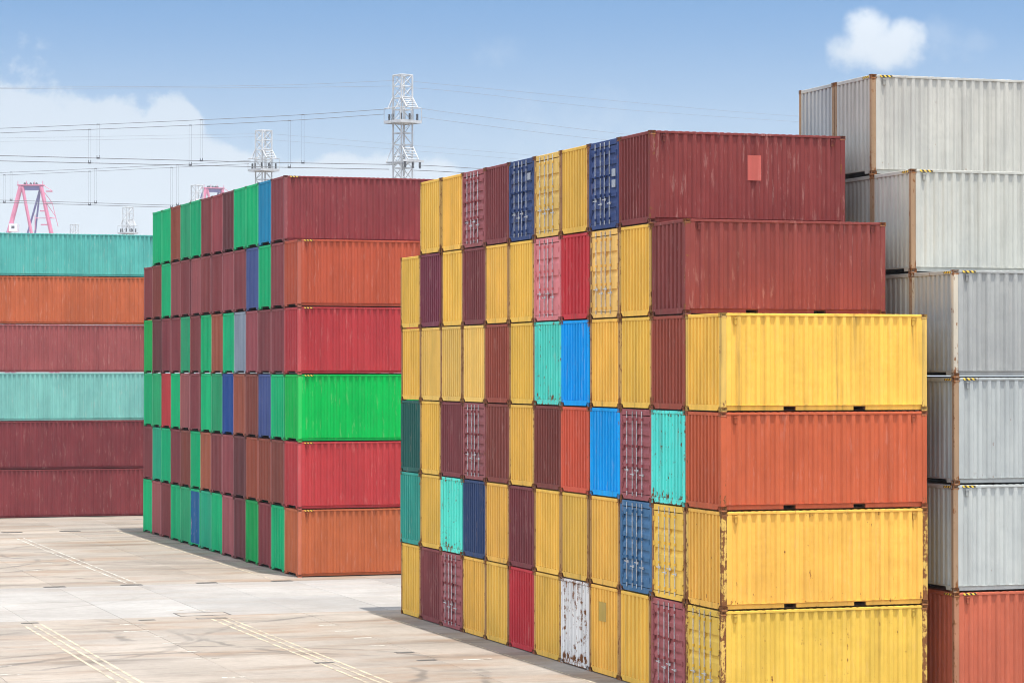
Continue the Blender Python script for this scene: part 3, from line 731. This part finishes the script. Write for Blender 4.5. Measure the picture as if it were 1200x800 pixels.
def dropper(up, lo, x, d, label, group):
    def find(key):
        best = min(LINES[key], key=lambda p: abs(((p - CAM).dot(RT)) / ((p - CAM).dot(FW)) * FPX + 600 - x)); L_ = LINES[key]; i = L_.index(best)
        tgt = at(x, 300, d)
        for j in range(len(L_) - 1):
            a, b = (L_[j] - tgt).dot(RT), (L_[j + 1] - tgt).dot(RT)
            if a <= 0 <= b: return L_[j].lerp(L_[j + 1], -a / (b - a))
        return best
    a, b = find(up), find(lo)
    root = bpy.data.objects.new('line_dropper', None); col.objects.link(root); root.location = b; root.rotation_euler = (0, 0, -YAW); tag(root, label, 'dropper', group)
    h = a.z - b.z
    rod = MB().tube((0, 0, .3), (0, 0, h), .013, 5).mesh('rod', WIRE)
    for s in (-.18, .18): link('rod', rod, root, (s, 0, 0))
    link('clamp', MB().box(-.24, .24, -.08, .08, -.10, .12).box(-.21, -.13, -.06, .06, .12, .42).box(.13, .21, -.06, .06, .12, .42).mesh('clamp', TDARK), root)
    link('top_clamp', MB().box(-.22, .22, -.06, .06, h - .05, h + .08).mesh('top_clamp', TDARK), root)
for up, lo, d, xs_, text, grp in (
        ('m1', 'l1', 400, (355, 236, 115), 'twin-rod dropper on the upper cables of the tallest pylon, {} from it', 'droppers on the upper cables'),
        ('m2', 'l2', 400, (339, 223, 105), 'twin-rod dropper on the lower cables of the tallest pylon, {} from it', 'droppers on the lower cables'),
        ('n1', 'k1', 475, (208, 112, 13), 'small dropper over the teal container, upper cable, {} from the green top containers', 'droppers low over the teal container'),
        ('n2', 'k2', 475, (201, 105, 5), 'small dropper over the teal container, lower cable, {} from the green top containers', 'droppers low over the teal container')):
    for x, nth in zip(xs_, ('first', 'second', 'third')): dropper(up, lo, x, d, text.format(nth), grp)

# ------------------------------------------------------------------ pink quay cranes
def crane(px_, top_px, dist, sc_, label, turn):
    t = at(px_, top_px, dist); root = bpy.data.objects.new('quay_crane', None); col.objects.link(root)
    root.location = (t.x, t.y, 0); root.rotation_euler = (0, 0, -YAW + turn); tag(root, label, 'crane', 'pink quay cranes')
    u = .272 * sc_; T = t.z
    def tb(name, a, b, r, mat, n=6): return link(name, MB().tube(a, b, r * sc_, n).mesh(name, mat), root)
    def bx_(name, x0, x1, y0, y1, z0, z1, mat): return link(name, MB().box(x0, x1, y0, y1, z0, z1).mesh(name, mat), root)
    G = T - 22 * sc_
    bx_('apex_beam', -12 * u, 13 * u, -1.2, 1.6, T - 9 * u, T - 4 * u, CBLUE)
    bx_('apex_deck', -16 * u, 15 * u, -2.2, 2.2, T - 4 * u, T - 2.6 * u, CPINK)
    sh = MB().tube((0, -.5, 0), (0, .5, 0), .45, 10).mesh('sheave', TDARK)
    for x in (-8, -6, -1, 3, 6): link('sheave', sh, root, (x * u, 0, T - 1.2 * u))
    for x in (-15, -5, 4, 14): tb('deck_rail_post', (x * u, -2, T - 2.6 * u), (x * u, -2, T + 1.5 * u), .12, CPINK, 5)
    k = (T - 2 * u - G) / (51 * u)
    def leg(x0, x1, y0, y1, r, mat, name='frame_leg'):
        tb(name, (x0 * u, y0, T - 5 * u), ((x0 + (x1 - x0) * k) * u, y1, G), r, mat, 8)
    leg(-12, -24, -1.5, -3, .75, CPINK); leg(-10, 0, -1.5, -3, .50, CPINK); leg(12, 23, -1.5, -3, .62, CPINK); leg(11, 22, 1.8, 3, .4, CPINK)
    leg(-13, -29, 1.5, 4, .32, CBLUE, 'frame_stay'); leg(10, -5, 1.5, 5, .34, CBLUE, 'frame_stay'); leg(9.5, 3, 1.5, 5, .30, CBLUE, 'frame_stay')
    for i, (x, y) in enumerate(((22, 10), (21.5, 24), (15, 33), (22, 41), (16, 49))):
        bx_('stair_landing', (x - 4) * u, (x + 3) * u, -2.6, -.6, T - (y + 1.2) * u, T - y * u, CPINK)
    for a, b in (((14, 3), (25, 10)), ((16, 12), (25, 24)), ((18, 24), (29, 40)), ((25, 24), (32, 52))):
        tb('stair_rail', (a[0] * u, -1.6, T - a[1] * u), (b[0] * u, -1.6, T - b[1] * u), .10, CPINK, 5)
    tb('stair_rail', (5 * u, -1.6, T - 38 * u), (5 * u, -1.6, T - 56 * u), .14, CPINK, 5); tb('stair_rail', (5 * u, -1.6, T - 42 * u), (29 * u, -1.6, T - 42 * u), .12, CPINK, 5)
    bx_('machine_cabin', -24 * u, -14 * u, -5, -1, T - 58 * u, T - 49 * u, CWHITE)
    bx_('cabin_window', -21 * u, -17.5 * u, -5.06, -4.99, T - 54.5 * u, T - 51.5 * u, TDARK)
    bx_('main_girder', -34 * u, 34 * u, -4.5, 5, G - 3, G, CPINK); bx_('boom', -4, 4, -38, 34, G - 6.2, G - 3.01, CPINK)
    for x in (-26, 26):
        for y in (-4, 10): bx_('portal_leg', x * u - .9, x * u + .9, y - .9, y + .9, 0, G - 3.01 if y < 5 else G - 6.3, CPINK)
        bx_('sill_beam', x * u - .8, x * u + .8, -6, 12, 3, 5, CPINK) if False else None
    bx_('portal_beam', -26 * u + .95, 26 * u - .95, -4.8, -3.2, 14, 16, CPINK); bx_('portal_beam', -26 * u - .9, 26 * u + .9, 9.2, 10.8, G - 6.29, G - 4.5, CPINK)
    return root
crane(37, 214, 1150, 1.353, 'pink A-frame quay crane head standing behind the teal top container', 0.0)
crane(250, 218, 1250, 1.2, 'half-hidden pink crane head peeking over the crimson container', R(20))

# ------------------------------------------------------------------ humid air
hb = MB().box(-1500, 1500, -1500, 1500, -1.2, 100)
hm = bpy.data.materials.new('haze_air'); hm.use_nodes = True; ht = hm.node_tree; ht.nodes.clear()
pv = ht.nodes.new('ShaderNodeVolumePrincipled'); pv.inputs['Color'].default_value = (.93, .96, 1, 1); pv.inputs['Density'].default_value = .00012; pv.inputs['Anisotropy'].default_value = .15
ho = ht.nodes.new('ShaderNodeOutputMaterial'); ht.links.new(pv.outputs[0], ho.inputs['Volume'])
haze = link('haze', hb.mesh('haze', hm)); haze['kind'] = 'stuff'
